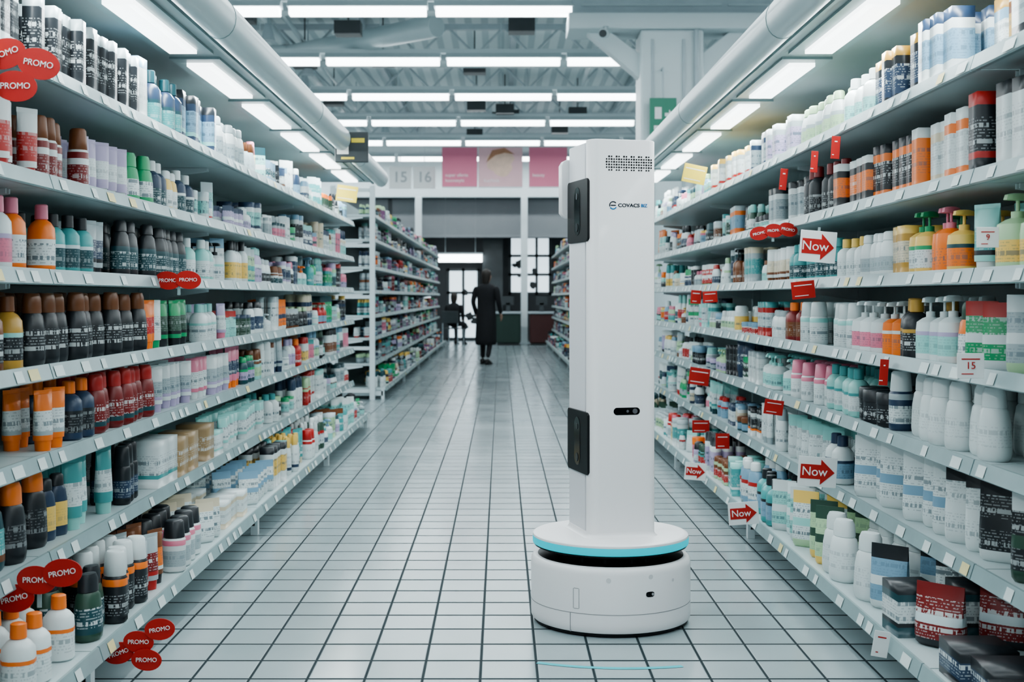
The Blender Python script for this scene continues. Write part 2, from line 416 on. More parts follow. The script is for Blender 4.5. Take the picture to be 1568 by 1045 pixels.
class Prod:
    def __init__(s): s.d = {}
    def put(s, T, kind, x, y, z, wx, wy, h, cols, tint, pr):
        V, Fq, S = T[kind]
        a = R.uniform(-.16, .16) if kind not in ('box',) else R.uniform(-.06, .06)
        a += YAW.get(kind, 0)*(1 if x > 0 else -1)
        ca, sa = math.cos(a), math.sin(a)
        P = V*np.array([wx, wy, h]); Q = P.copy()
        Q[:,0] = P[:,0]*ca-P[:,1]*sa+x; Q[:,1] = P[:,0]*sa+P[:,1]*ca+y; Q[:,2] = P[:,2]+z
        C = np.array([[*c, 0.0] for c in cols]); C[2,3] = pr
        C[:,:3] = np.clip(C[:,:3]*tint, 0, .9)
        L = s.d.setdefault(kind, [[], [], [], 0])
        L[0].append(Q); L[1].append(Fq+L[3]); L[2].append(np.repeat(C[S], 4, axis=0)); L[3] += len(Q)
    def build(s):
        for k, (A, B, C, n) in s.d.items():
            V = np.concatenate(A).astype(np.float32); Q = np.concatenate(B).astype(np.int32); C = np.concatenate(C).astype(np.float32)
            me = bpy.data.meshes.new(NAMES[k]); me.vertices.add(len(V)); me.vertices.foreach_set('co', V.ravel())
            me.loops.add(len(Q)*4); me.loops.foreach_set('vertex_index', Q.ravel())
            me.polygons.add(len(Q)); me.polygons.foreach_set('loop_start', np.arange(0, len(Q)*4, 4, dtype=np.int32))
            me.update(calc_edges=True); me.validate()
            at = me.color_attributes.new('pcol', 'FLOAT_COLOR', 'CORNER')
            if len(at.data) == len(C): at.data.foreach_set('color', C.ravel())
            else: print('LOOP MISMATCH', k, len(at.data), len(C))
            if k != 'box':
                me.shade_smooth(); me.set_sharp_from_angle(angle=math.radians(45))
            me.materials.append(M_PROD)
            o = bpy.data.objects.new(NAMES[k], me); COL.objects.link(o)

def stock(P, side, y0, y1, xf, levels, table, T, deep=2, dark=False, bays=()):
    xb = xf+.46
    for li, z in enumerate(levels):
        tb = list(table[li]) if table and li < len(table) else []
        x_ = xf-.15 if z < .2 else xf
        y = y0; cur = None; until = y0
        gap = (levels[li-1]-z) if li > 0 else .34
        pr = .8; acc = W
        while y < y1-.05:
            if y >= until:
                while tb and tb[0][0] <= y: tb.pop(0)
                if tb:
                    until, cur = tb[0][0], tb[0][1:]
                else:
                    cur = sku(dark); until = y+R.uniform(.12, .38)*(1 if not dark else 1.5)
                pr = R.choice((.35, .6, .8, .95))
                acc = R.choice([cur[1], cur[3], cur[2], R.choice(PAL)])
            kind, c0, c1, c2, h, w = cur
            hh = min(h, gap-.05)
            if kind in ('jar',): hh *= .6
            pitch = w*2*{'box': 1.02, 'pouch': 1.0}.get(kind, 1.14)
            yc = y+w
            if any(abs(yc-bb) < w+.01 for bb in bays): y += pitch; continue
            nd = deep + (1 if z < .2 else 0)
            tint = R.uniform(.90, 1.06)
            off = R.uniform(-.015, .025)
            for r in range(nd):
                if r == 0 and R.random() < .11: continue
                xx = x_+.05+w*(.6 if kind not in ('pouch', 'tube') else .8)+r*(w*2*1.25)+off+R.uniform(-.006, .006)
                if xx+w > xb-.05: break
                P.put(T, kind, side*xx, yc+R.uniform(-.004, .004), z+.0005, w, w, hh*R.uniform(.985, 1.015), (c0, c1, c2, acc), tint, pr)
            y += pitch+R.uniform(0, .012)

LT = [
 [(3.45,'box',W,GY,GY,.27,.055),(3.85,'box',W,W,BK,.26,.045),(3.95,'box',RD,W,RD,.26,.045),(5.0,'box',BK,GY,BK,.24,.032),(5.12,'box',W,SB,W,.25,.06),(5.6,'bottle',NV,DT,TL,.24,.045),(6.3,'box',NV,BK,SB,.23,.045),(7.2,'oval',W,GY,GY,.22,.045)],
 [(3.4,'tube',W,W,SB,.22,.045),(4.0,'tube',W,RD,RD,.22,.038),(4.45,'tall',W,BR,DR,.21,.034),(5.0,'tube',LV_,W,W,.20,.042),(5.25,'flip',GR,GR,W,.21,.05),(5.5,'bottle',NV,W,DT,.2,.045),(5.7,'oval',YL,W,W,.18,.04),(6,'bottle',NV,W,DT,.2,.045)],
 [(3.45,'oval',NV,SB,DT,.2,.05),(3.75,'bottle',W,PK,PK,.22,.042),(4.15,'bottle',OR,PK,W,.22,.042),(4.5,'bottle',TL,BK,DT,.2,.04),(4.75,'tube',GY,BK,NV,.2,.04),(5.9,'oval',BK,BK,DT,.22,.045),(6.3,'bottle',AQ,W,W,.2,.042),(6.5,'pump',W,BK,W,.2,.042)],
 [(3.75,'bottle',BR,GD,BK,.22,.042),(4.0,'bottle',GD,BR,BK,.22,.045),(5.1,'flip',BK,BR,BK,.23,.048),(5.35,'tube',OR,OR,RD,.2,.045),(5.5,'tube',W,GR,W,.2,.045),(5.95,'tube',GR,BK,DG,.2,.042),(6.4,'bottle',W,AQ,W,.18,.04),(6.7,'tube',LV_,PK,W,.18,.04)],
 [(3.8,'flip',YL,OR,YL,.26,.062),(4.0,'bottle',DG,BR,BK,.2,.045),(4.2,'tube',OR,OR,W,.19,.04),(4.5,'bottle',NV,OR,BK,.2,.045),(5.25,'flip',DR,RD,DR,.21,.045),(5.9,'tube',W,LV_,GY,.19,.04),(6.3,'tube',PK,W,W,.19,.04),(6.8,'tube',W,LV_,GY,.19,.045)],
 [(3.75,'flip',DT,BR,TL,.24,.055),(4.1,'flip',BK,OR,BK,.24,.05),(4.25,'oval',NV,BK,YL,.2,.04),(4.8,'tube',TL,AQ,W,.24,.045),(5.05,'tall',BK,BK,NV,.22,.033),(5.6,'box',W,W,W,.19,.08),(6.2,'box',CB,CB,CB,.17,.09),(6.7,'box',W,AQ,W,.12,.08),(8,'tube',AQ,W,W,.16,.045)],
 [(3.9,'bottle',W,OR,W,.19,.045),(4.2,'flip',DG,BK,DT,.21,.05),(4.55,'tall',BK,W,BK,.23,.04),(4.8,'tube',GY,RD,DR,.2,.042),(5.0,'tube',BR,BK,OR,.2,.042),(5.4,'tall',W,BK,GY,.2,.045),(5.9,'pouch',W,CR,W,.17,.06),(6.5,'box',CR,W,W,.12,.08),(7.2,'pouch',W,SB,W,.17,.055)],
]
RT = [
 [(3.6,'box',BK,BK,GY,.27,.06),(3.85,'box',BR,W,GD,.25,.06),(4.0,'box',SB,GD,W,.24,.05),(4.3,'box',W,NV,SB,.23,.045),(4.9,'box',BK,GD,NV,.21,.04),(5.3,'bottle',W,W,AQ,.2,.05),(6.2,'oval',W,PG,PG,.19,.045),(6.8,'box',GY,W,LV_,.19,.05),(7.4,'box',NV,W,GY,.19,.04),(8.6,'box',GY,YL,W,.19,.05)],
 [(3.4,'box',BK,W,W,.24,.06),(3.65,'box',W,BK,W,.24,.055),(3.8,'box',BK,RD,BK,.24,.045),(3.9,'tall',BK,BK,W,.22,.03),(4.1,'box',OR,W,W,.22,.04),(4.25,'box',CR,W,W,.21,.045),(4.45,'box',OR,W,OR,.22,.045),(4.9,'box',OR,BK,BK,.21,.036),(5.4,'box',BK,W,OR,.19,.045),(5.9,'bottle',BK,DR,BK,.23,.045),(6.8,'box',W,BK,GY,.2,.045)],
 [(3.7,'pump',PG,PG,YL,.22,.055),(3.9,'tube',AQ,W,TL,.21,.05),(4.0,'pump',YL,YL,OR,.2,.048),(4.2,'pump',OR,PK,OR,.22,.045),(4.45,'pump',YL,GR,W,.22,.045),(4.65,'box',GD,YL,CR,.18,.045),(5.1,'oval',W,W,GY,.17,.045),(5.4,'bottle',W,YL,W,.17,.04),(6.3,'bottle',TL,TL,DT,.18,.042),(7.0,'tube',W,BR,CR,.18,.04)],
 [(3.65,'pouch',PG,W,GY,.22,.06),(3.9,'pouch',W,RD,GR,.2,.05),(4.05,'flip',OR,DG,W,.2,.045),(4.35,'pump',W,W,AQ,.22,.045),(4.65,'bottle',BK,GD,BK,.21,.048),(4.85,'pump',OR,W,OR,.2,.042),(5.2,'pump',W,W,PK,.2,.05),(6.1,'tall',W,W,W,.19,.04),(6.5,'bottle',DR,OR,BR,.19,.042)],
 [(3.5,'pouch',DG,W,GR,.24,.07),(3.7,'box',DG,OR,W,.24,.06),(4.55,'flip',W,W,W,.22,.055),(4.75,'tall',NV,W,W,.21,.042),(5.1,'jar',BK,BK,BK,.32,.055),(5.6,'bottle',AQ,TL,W,.19,.042),(6.2,'tall',W,PK,W,.18,.04),(7,'pump',W,AQ,AQ,.18,.045)],
 [(3.65,'pouch',DG,W,BK,.25,.075),(3.9,'pouch',W,BK,BK,.25,.07),(4.15,'pouch',W,BK,W,.25,.07),(5.2,'pouch',W,W,W,.24,.065),(5.6,'bottle',W,NV,SB,.2,.045),(6.4,'pouch',W,AQ,W,.2,.05)],
 [(3.7,'box',BK,BK,NV,.10,.10),(3.95,'pouch',BK,DR,DR,.19,.08),(4.15,'box',DT,BK,W,.16,.08),(4.3,'pouch',DT,BK,W,.22,.07),(4.5,'pouch',W,BK,SB,.22,.07),(5.1,'flip',W,W,W,.25,.065),(5.35,'pouch',YL,DG,PG,.24,.06),(5.55,'pouch',PG,YL,W,.24,.06),(5.9,'pouch',W,W,AQ,.23,.06),(6.5,'bottle',TL,BK,SB,.22,.05),(6.9,'oval',SB,W,W,.22,.05)],
]
baysL = [2.0, 3.92, 6.6, 9.3, 12.0]; baysR = [2.0, 3.74, 6.5, 9.2, 11.9]
shelving(-1, 2.0, 12.0, 1.36, LV, baysL, True)
shelving(1, 2.0, 11.9, 1.36, LV, baysR, True)
P = Prod(); stock(P, -1, 2.05, 11.95, 1.36, LV, LT, K_HI, bays=baysL); P.build()
P = Prod(); stock(P, 1, 2.05, 11.85, 1.36, LV, RT, K_HI, bays=baysR); P.build()
LV2 = [2.17]+LV
bays2 = [15.3, 18.6, 21.9, 25.2, 28.5, 31.8]
shelving(-1, 15.3, 31.8, 1.50, LV2, bays2, False, top=2.42, endframe=True)
shelving(1, 15.3, 31.8, 1.25, LV2, bays2, False, top=2.42)
for sd, xf in ((-1, 1.50), (1, 1.25)):
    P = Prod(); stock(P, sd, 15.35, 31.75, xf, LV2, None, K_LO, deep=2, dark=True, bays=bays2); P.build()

# ------------------------------------------------------------------ signs
def promo(x, y, z, r, pos):
    e = empty('promo_shelf_sign', (x, y, z))
    for i, (cx, cz, an) in enumerate(pos):
        cx *= r; cz *= r
        M = Matrix.Translation((cx, -i*.004, cz)) @ Matrix.Rotation(math.radians(an), 4, 'Y')
        b = MB(); pts = []
        for k in range(28):
            t = 2*math.pi*k/28; rr = r*(1+.07*math.cos(2*t+.6))
            pts.append((rr*math.cos(t), rr*.8*math.sin(t)))
        b.prism(pts, 'y', -.002, .001, M); obj('disc_%d'%(i+1), b, M_RED, e)
        text('lettering_%d'%(i+1), 'PROMO', r*.42, M_TXTW, e, (cx, -.0035-i*.004, cz), rot=(math.pi/2, math.radians(an), 0))
    b = MB(); b.box(-.006, .006, .001, .004, -r*1.2, r*.5); obj('holder', b, M_RAIL, e)
def arrow(x, y, z, w, h, tilt=0):
    e = empty('arrow_shelf_sign', (x, y, z)); e.rotation_euler = (0, math.radians(tilt), 0)
    b = MB(); b.box(-w/2, w/2, 0, .003, -h/2, h/2); obj('card', b, M_WHITEC, e, bevel=.001)
    a = w*.44; c = h*.24; d = h*.42; k = w*.08
    b = MB(); b.prism([(-a, -c), (k, -c), (k, -d), (a, 0), (k, d), (k, c), (-a, c)], 'y', -.002, 0); obj('arrow', b, M_RED, e)
    text('lettering', 'Now', h*.42, M_TXTW, e, (-w*.08, -.003, 0))
    b = MB(); b.box(-.005, .005, .003, .006, -h*.3, h*.62); obj('holder', b, M_RAIL, e)
def card(name, x, y, z, w, h, m, tilt=0, txt=None, tm=None):
    e = empty(name, (x, y, z)); e.rotation_euler = (0, math.radians(tilt), 0)
    b = MB(); b.box(-w/2, w/2, 0, .003, -h/2, h/2); obj('card', b, m, e, bevel=.001)
    b = MB(); b.box(-w/2+.012, w/2-.012, -.001, 0, h*.24, h*.29); b.box(-w/2+.012, w/2-.03, -.001, 0, -h*.34, -h*.3); obj('print_lines', b, M_TXTW if m is not M_WHITEC else M_RED, e)
    if txt: text('lettering', txt, h*.4, tm, e, (0, -.0015, 0))
arrow(1.26, 5.19, 1.40, .145, .125, 5); arrow(1.265, 5.22, .50, .155, .12, 4); arrow(1.12, 6.03, .20, .14, .105, -4); arrow(1.125, 7.55, .19, .125, .10, 5)
promo(1.25, 6.0, 1.505, .042, ((-1.5, -.3, -14), (.1, 0, -4), (1.6, .1, 10)))
card('promo_tag', 1.285, 5.55, 1.23, .10, .075, M_RED, -6); card('promo_tag', 1.285, 6.15, .68, .09, .07, M_RED, 8)
card('promo_tag', 1.27, 8.36, .69, .13, .11, M_RED, 8); card('promo_tag', 1.28, 8.36, .37, .11, .08, M_RED, 0); card('promo_tag', 1.29, 7.6, .36, .08, .09, M_RED, 0)
card('promo_tag', 1.30, 8.7, 1.2, .07, .09, M_RED, 4); card('promo_tag', 1.29, 8.05, 1.2, .09, .07, M_RED, -4)
card('promo_tag', 1.32, 6.1, 1.75, .035, .10, M_RED, 6); card('promo_tag', 1.32, 5.5, 1.77, .03, .09, M_RED, 4); card('promo_tag', 1.32, 5.15, 1.79, .035, .09, M_RED, 4)
card('promo_tag', 1.32, 4.5, .94, .03, .09, M_RED, 4); card('price_card', 1.17, 4.02, .13, .05, .08, M_WHITEC, 10)
card('price_card', 1.295, 3.6, 1.01, .075, .07, M_WHITEC, 0, '15', M_RED); card('price_card', 1.305, 3.5, 1.36, .06, .055, M_WHITEC, 0, '9', M_RED)
card('yellow_offer_card', 1.26, 8.5, 2.0, .15, .12, M_YEL, 12); card('yellow_offer_card', -1.25, 10.6, 2.04, .17, .13, M_YEL, 8)
promo(-1.27, 3.5, 1.83, .055, ((-1.1, .4, -20), (.6, -.1, 10), (-.5, -1.2, 0)))
promo(-1.27, 5.15, 1.265, .048, ((-.9, 0, 0), (.8, .05, 0)))
promo(-1.28, 3.62, .40, .052, ((-1.3, -.7, -14), (-.1, .3, 0), (1.3, .7, -10)))
promo(-1.12, 4.09, .12, .045, ((-1.7, -.8, -20), (-.3, 0, 0), (1.2, .9, -10), (.3, -1.2, 0)))

# digital display clamped on the left canopy edge
e = empty('hanging_display_screen', (-1.03, 9.0, 2.235))
b = MB(); b.box(-.115, .115, 0, .04, -.105, .105); obj('casing', b, M_DARK, e, bevel=.006)
b = MB(); b.box(-.10, -.02, -.003, 0, -.05, .08); obj('picture_panel', b, mat('screen_white', (.7,.72,.7), .4, emit=(.8,.8,.7), estr=.3), e)
b = MB(); b.box(.0, .09, -.003, 0, .03, .06); b.box(-.07, .02, -.003, 0, -.085, -.07); obj('yellow_bar', b, M_YEL, e)

# ------------------------------------------------------------------ structural column
e = empty('structural_column', (2.06, 16.0, 0))
b = MB(); b.box(-.38, .38, -.3, .3, 0, 4.42); obj('shaft', b, M_STEELW, e, bevel=.03)
b = MB(); b.box(.12, .15, -.33, -.3, 0, 4.3); b.box(-.25, -.22, -.32, -.3, 0, 4.3); b.tube((.28, -.36, 0), (.28, -.36, 4.4), .03, 10); obj('conduits', b, M_STEEL, e)
b = MB(); b.box(-1.25, 1.25, -.35, .35, 4.42, 4.62); obj('capital_beam', b, M_STEELW, e, bevel=.02)
b = MB()
for s in (-1, 1):
    b.prism([(s*.36, 3.85), (s*.36, 4.15), (s*.75, 4.45), (s*1.05, 4.45)], 'y', -.12, .12)
obj('braces', b, M_STEELW, e, bevel=.01)
b = MB(); b.box(-1.2, 1.2, -.2, .2, 4.62, 5.05); obj('upper_beam', b, M_STEEL, e)
M_GREEN = mat('exit_green', (.02, .17, .11), .4, emit=(.03, .3, .16), estr=.08)
e = empty('exit_sign', (1.93, 15.55, 3.34))
b = MB(); b.box(-.16, .16, -.02, .02, -.23, .23); obj('panel', b, M_GREEN, e, bevel=.006)
b = MB(); b.box(-.1, -.02, -.025, -.02, -.02, .12)
b.prism([(0.02, .05), (.07, .05), (.07, .09), (.12, .03), (.07, -.03), (.07, .01), (.02, .01)], 'y', -.025, -.02)
b.box(-.11, .11, -.025, -.02, -.15, -.10); obj('pictogram', b, M_WHITEC, e)
b = MB(); b.tube((0, .0, .23), (0, .0, .6), .01, 6); b.box(-.01, .01, 0, .2, .58, .6); obj('bracket', b, M_STEEL, e)
e = empty('security_camera', (1.25, 15.6, 4.35))
b = MB(); b.tube((0, 0, .0), (-.05, -.25, -.05), .055, 14); obj('body', b, M_STEELW, e, smooth=True)
b = MB(); b.tube((-.05, -.25, -.05), (-.055, -.27, -.054), .045, 14); obj('lens', b, M_DARK, e)
b = MB(); b.tube((0, -.05, .0), (0, -.05, .08), .015, 8); b.box(-.03, .03, -.1, .1, .07, .09); obj('mount', b, M_STEELW, e)

# ------------------------------------------------------------------ banners and back area
M_PINK = mat('banner_pink', (.66, .20, .30), .6, noise=.04, nscale=2)
M_PINKL = mat('banner_light_pink', (.72, .46, .50), .6, noise=.1, nscale=3)
def banner(x0, x1, m, txt=None):
    e = empty('hanging_banner', ((x0+x1)/2, 31.5, 4.34)); w = (x1-x0)/2
    b = MB(); b.box(-w, w, 0, .02, -.49, .49); obj('fabric', b, m, e)
    b = MB(); b.tube((-w, .01, .49), (w, .01, .49), .02, 8); b.tube((-w, .01, -.49), (w, .01, -.49), .015, 8)
    b.tube((-w*.8, .01, .49), (-w*.8, .01, 1.25), .006, 6); b.tube((w*.8, .01, .49), (w*.8, .01, 1.25), .006, 6); obj('rods', b, M_STEELW, e)
    if txt:
        for i, t in enumerate(txt): text('lettering_%d'%i, t, .11, M_TXTW, e, (-w+.08, -.004, -.2-.13*i), align='LEFT')
    return e
banner(-1.42, -.57, M_PINK, ('super oferta', 'kosmetyki'))
e = banner(-.54, .52, M_PINKL)
b = MB()
for (cx, cz, r, ) in ((-.1, .12, .24), (.12, .2, .2), (.05, -.02, .22)):
    pts = [(cx+r*math.cos(2*math.pi*k/20)*(1+.12*math.cos(5*2*math.pi*k/20)), cz+r*math.sin(2*math.pi*k/20)) for k in range(20)]
    b.prism(pts, 'y', -.004-r*.02, 0)
obj('portrait_skin', b, mat('portrait_tone', (.72, .52, .42), .6, noise=.25, nscale=6), e)
b = MB(); b.prism([(-.35,.1),(-.2,.4),(.1,.46),(.35,.3),(.1,.34),(-.12,.28)], 'y', -.014, 0); obj('portrait_hair', b, mat('portrait_hair', (.4,.2,.12), .6, noise=.3), e)
text('lettering', 'kuchnia', .12, M_TXTW, e, (-.4, -.004, -.33), align='LEFT')
banner(.68, 1.6, M_PINK, ('beauty', ''))
for px, t in ((-2.46, '15'), (-1.87, '16')):
    e = empty('aisle_number_sign', (px, 31.9, 4.12)); b = MB(); b.box(-.27, .27, 0, .05, -.27, .27); obj('panel', b, M_WHITEC, e, bevel=.01)
    text('numeral', t, .36, M_TXTG, e, (0, -.004, 0), off=.006); b = MB(); b.tube((0, .02, .27), (0, .02, 1.48), .01, 6); obj('rod', b, M_STEELW, e)
for x in (.6, -2.12, 3.6, -4.6):
    e = empty('storefront_post', (x, 33.6, 0))
    b = MB(); b.box(-.085, .085, -.085, .085, 0, 3.78); obj('shaft', b, M_STEELW, e, bevel=.01)
    b = MB(); b.box(-.12, .12, -.12, .12, 0, .02); obj('base_plate', b, M_STEEL, e)
M_DAY = mat('daylit_glass', (.8,.88,.9), .2, emit=(.75, .90, 1), estr=1.3)
def window(name, x0, x1, z0, z1, nx, nz, y=YB):
    e = empty(name, ((x0+x1)/2, y-.02, (z0+z1)/2)); w, h = (x1-x0)/2, (z1-z0)/2
    b = MB(); b.box(-w, w, -.01, 0, -h, h); obj('pane', b, M_DAY, e)
    b = MB(); t = .035
    for i in range(nx+1):
        x = -w+2*w*i/nx; b.box(x-t, x+t, -.05, -.01, -h-t, h+t)
    for i in range(nz+1):
        z = -h+2*h*i/nz; b.box(-w-t, w+t, -.05, -.01, z-t, z+t)
    for i in range(5):
        cx = R.uniform(-w*.8, w*.8); cz = R.uniform(-h*.8, h*.5); r = R.uniform(.06, .16)
        b.prism([(cx+r*R.uniform(.6,1.2)*math.cos(k*math.pi/5), cz+r*R.uniform(.6,1.2)*math.sin(k*math.pi/5)) for k in range(10)], 'y', -.014, -.011)
    obj('frame', b, M_DARK, e)
window('door_1', -1.45, -.62, .05, 1.95, 2, 3)
window('window_1', .25, 1.35, 1.3, 2.85, 3, 3)
window('window_2', -3.4, -1.9, .8, 2.6, 3, 2)
window('window_3', 1.9, 3.3, 1.0, 2.7, 3, 2)
e = empty('vestibule_ceiling_lamp', (-1.08, 34.8, 2.25)); b = MB(); b.box(-.58, .58, -.1, .1, -.12, .08); obj('diffuser', b, M_LAMP, e, bevel=.01)
b = MB(); b.box(-.6, .6, -.12, .12, .08, .13); b.tube((-.4,0,.1),(-.4,0,3.35),.01,6); b.tube((.4,0,.1),(.4,0,3.35),.01,6); obj('housing', b, M_STEELW, e)
e = empty('entrance_pillar', (-.22, 35.2, 0)); b = MB(); b.box(-.27, .27, -.3, .3, 0, 3.75); obj('shaft', b, M_DARK, e, bevel=.01)
b = MB(); b.box(-.3, .3, -.33, .33, 0, .15); obj('plinth', b, M_DARK, e)
M_BING = mat('bin_green', (.02, .05, .04), .5, noise=.15)
for x, m in ((.18, M_BING), (1.02, mat('bin_red', (.07, .02, .02), .5, noise=.15))):
    e = empty('checkout_counter', (x, 32.6, 0)); b = MB(); b.box(-.3, .3, -.3, .5, .06, .78); obj('cabinet', b, m, e, bevel=.02)
    b = MB(); b.box(-.34, .34, -.34, .54, .78, .83); obj('top', b, M_STEEL, e, bevel=.01)
    b = MB(); b.box(-.27, .27, -.26, .46, 0, .06); b.box(-.05, .05, .1, .2, .83, 1.05); b.box(-.14, .14, .1, .14, 1.0, 1.22); obj('plinth_and_monitor', b, M_DARK, e)

# ------------------------------------------------------------------ robot
M_RW = mat('robot_white_shell', (.80, .79, .80), .38, bump=.12, bscale=900, coat=.05)
M_RS = mat('robot_side_shell', (.62, .63, .66), .45, bump=.1, bscale=900)
M_RB = mat('robot_black_plastic', (.008, .009, .011), .45, spec=.25)
M_RG = mat('robot_black_gloss', (.002, .003, .004), .15, spec=.3)
M_CY = mat('robot_cyan_light_ring', (.0, .24, .30), .4, emit=(.0, .46, .56), estr=.85, spec=.3)
M_SEAM = mat('robot_seam', (.30, .30, .31), .6)
RTH = math.radians(14)
rb = empty('inventory_scanning_robot', (.408, 4.87, 0), RTH)
b = MB(); b.lathe([(.24, .004), (.283, .004), (.286, .012), (.286, .03), (.24, .03)], n=96); obj('bottom_skirt', b, M_RB, rb, smooth=True)
b = MB(); b.lathe([(.280, .014), (.290, .016), (.2945, .024), (.2955, .045), (.2955, .220), (.2935, .234), (.288, .243), (.281, .247), (.270, .2465), (.268, .236), (.1, .236)], n=128); obj('drive_base', b, M_RW, rb, smooth=True)
b = MB(); b.lathe([(.12, .234), (.269, .234), (.2705, .2455), (.262, .2472), (.20, .244), (.05, .244)], n=96); obj('base_top_recess', b, M_RB, rb, smooth=True)
def arcbox(mb, r0, r1, a0, a1, z0, z1, n=24):
    for i in range(n):
        t0 = a0+(a1-a0)*i/n; t1 = a0+(a1-a0)*(i+1)/n
        vs = [(r*math.cos(t), r*math.sin(t), z) for z in (z0, z1) for (r, t) in ((r0, t0), (r1, t0), (r1, t1), (r0, t1))]
        mb.add(vs, [(0,3,2,1),(4,5,6,7),(0,1,5,4),(1,2,6,5),(2,3,7,6),(3,0,4,7)])
A = lambda d: math.radians(d)-RTH
b = MB(); arcbox(b, .29, .2960, A(0), A(360), .082, .0846, 128)
arcbox(b, .29, .2962, A(-123.6), A(-123.0), .016, .083, 1)
for (a0, a1, z0, z1) in ((-121.1, -120.7, .10, .17), (-116.9, -116.5, .10, .17)): arcbox(b, .29, .2962, A(a0), A(a1), z0, z1, 2)
for z in (.0985, .170): arcbox(b, .29, .2962, A(-120.6), A(-117), z, z+.002, 4)
obj('panel_seams', b, M_SEAM, rb)
def disc_on(mb, ang, z, ry, rz, r=.2955, th=.0012, n=20):
    t = A(ang); fr = []
    for k in range(n):
        q = 2*math.pi*k/n; ex = 3.0 if ry != rz else 2
        c = math.copysign(abs(math.cos(q))**(2/ex), math.cos(q)); s_ = math.copysign(abs(math.sin(q))**(2/ex), math.sin(q))
        fr.append((c*ry, s_*rz))
    vs = []
    for h in (-.004, th):
        for (o, u) in fr:
            a = t+o/r; vs.append((math.cos(a)*(r+h), math.sin(a)*(r+h), z+u))
    mb.add(vs, [(i, (i+1)%n, n+(i+1)%n, n+i) for i in range(n)]+[tuple(range(n, 2*n))])
b = MB(); disc_on(b, -66.5, .152, .0165, .0095); obj('base_sensor_window', b, M_RG, rb)
b = MB(); disc_on(b, -66.5+2.0, .152, .005, .005, th=.002); obj('base_sensor_lens', b, M_SEAM, rb)
b = MB(); disc_on(b, -96, .205, .0085, .0085, th=.0008); disc_on(b, -66, .213, .0085, .0085, th=.0008); disc_on(b, -46, .190, .006, .006, th=.0008); obj('base_round_sensors', b, mat('robot_grey_insert', (.6,.6,.61), .5), rb)
b = MB()
for a in (-125, -72, -55, 20, 90, 160, -100): b.tube((.2*math.cos(A(a)), .2*math.sin(A(a)), .24), (.2*math.cos(A(a)), .2*math.sin(A(a)), .29), .012, 14)
obj('support_posts', b, M_RB, rb, smooth=True)
b = MB(); b.lathe([(.05, .262), (.20, .262), (.262, .272), (.283, .281), (.283, .287), (.05, .287)], n=96); obj('deck_underside', b, M_RB, rb, smooth=True)
b = MB(); b.lathe([(.1, .286), (.283, .286), (.2885, .289), (.2895, .294), (.2895, .311), (.2885, .3145), (.1, .3145)], n=128); obj('cyan_light_ring', b, M_CY, rb, smooth=True)
b = MB(); b.lathe([(.1, .3145), (.2885, .3145), (.2890, .317), (.2875, .322), (.282, .3255), (.27, .3275), (.1, .3278)], n=128); obj('upper_deck', b, M_RW, rb, smooth=True)
def rrect(x0, x1, y0, y1, rs, n=8):
    pts = []
    for (cx, cy, r, a) in ((x1, y1, rs[0], 0), (x0, y1, rs[1], 90), (x0, y0, rs[2], 180), (x1, y0, rs[3], 270)):
        ox = cx-r if cx == x1 else cx+r; oy = cy-r if cy == y1 else cy+r
        for k in range(n+1):
            t = math.radians(a+90*k/n); pts.append((ox+r*math.cos(t), oy+r*math.sin(t)))
    return pts
def colloft(mb, x0, x1, y0, y1, rs, z0, z1, ins=.006):
    rings = []
    for (z, d) in ((z0, 0), (z1-ins, 0), (z1-ins*.3, ins*.3), (z1, ins)):
        rings.append([(p[0], p[1], z) for p in rrect(x0+d, x1-d, y0+d, y1-d, rs)])
    mb.loft(rings)
b = MB(); colloft(b, -.122, .126, -.070, .14, (.02, .02, .004, .004), .32, 1.765); obj('rear_column_shell', b, M_RS, rb, smooth=True)
b = MB(); colloft(b, -.125, .131, -.14, -.092, (.003, .003, .036, .032), .32, 1.772); obj('front_column_shell', b, M_RW, rb, smooth=True)
b = MB(); rings = []
for z, d in ((.326, .016), (.331, .006), (.340, .001), (.346, 0)): rings.append([(p[0], p[1], z) for p in rrect(-.125-d, .131+d, -.14-d, .14+d, (.03, .03, .038+d, .034+d))])
b.loft(rings); obj('column_foot_fillet', b, M_RW, rb, smooth=True)
for nm, za, zb in (('upper_sensor_window', 1.402, 1.632), ('lower_sensor_window', .553, .781)):
    b = MB(); pts = []
    r = .014
    for (cy, cz, a) in ((.125-r, zb-r, 0), (-.122+r, zb-r, 90), (-.122+r, za+r, 180), (.125-r, za+r, 270)):
        for k in range(6):
            t = math.radians(a+18*k); pts.append((cy+r*math.cos(t), cz+r*math.sin(t)))
    b.prism(pts, 'x', -.129, -.10); obj(nm, b, M_RB, rb, bevel=.002)
    b = MB(); zc = (za+zb)/2; pts = []
    for (cz, a) in ((zc+.055, 0), (zc-.055, 180)):
        for k in range(11):
            t = math.radians(a+18*k); pts.append((.0+.035*math.cos(t), cz+.035*math.sin(t)))
    b.prism(pts, 'x', -.1305, -.12); obj(nm+'_glass', b, M_RG, rb, bevel=.001)
    b = MB(); b.tube((-.130, 0, zc-.06), (-.1325, 0, zc-.06), .016, 18); b.tube((-.130, 0, zc+.055), (-.132, 0, zc+.055), .012, 18)
    obj(nm+'_lenses', b, mat('lens_dark_grey', (.02,.022,.025), .25), rb, smooth=True)
b = MB()
for i in range(19):
    for j in range(6):
        if j in (0, 5) and i % 3 == 0: continue
        x = -.062+i*.0095; z = 1.660+j*.0098
        b.tube((x, -.139, z), (x, -.1412, z), .0031 if (i+j) % 3 else .0038, 8)
obj('speaker_grille', b, M_RB, rb)
b = MB(); pts = []
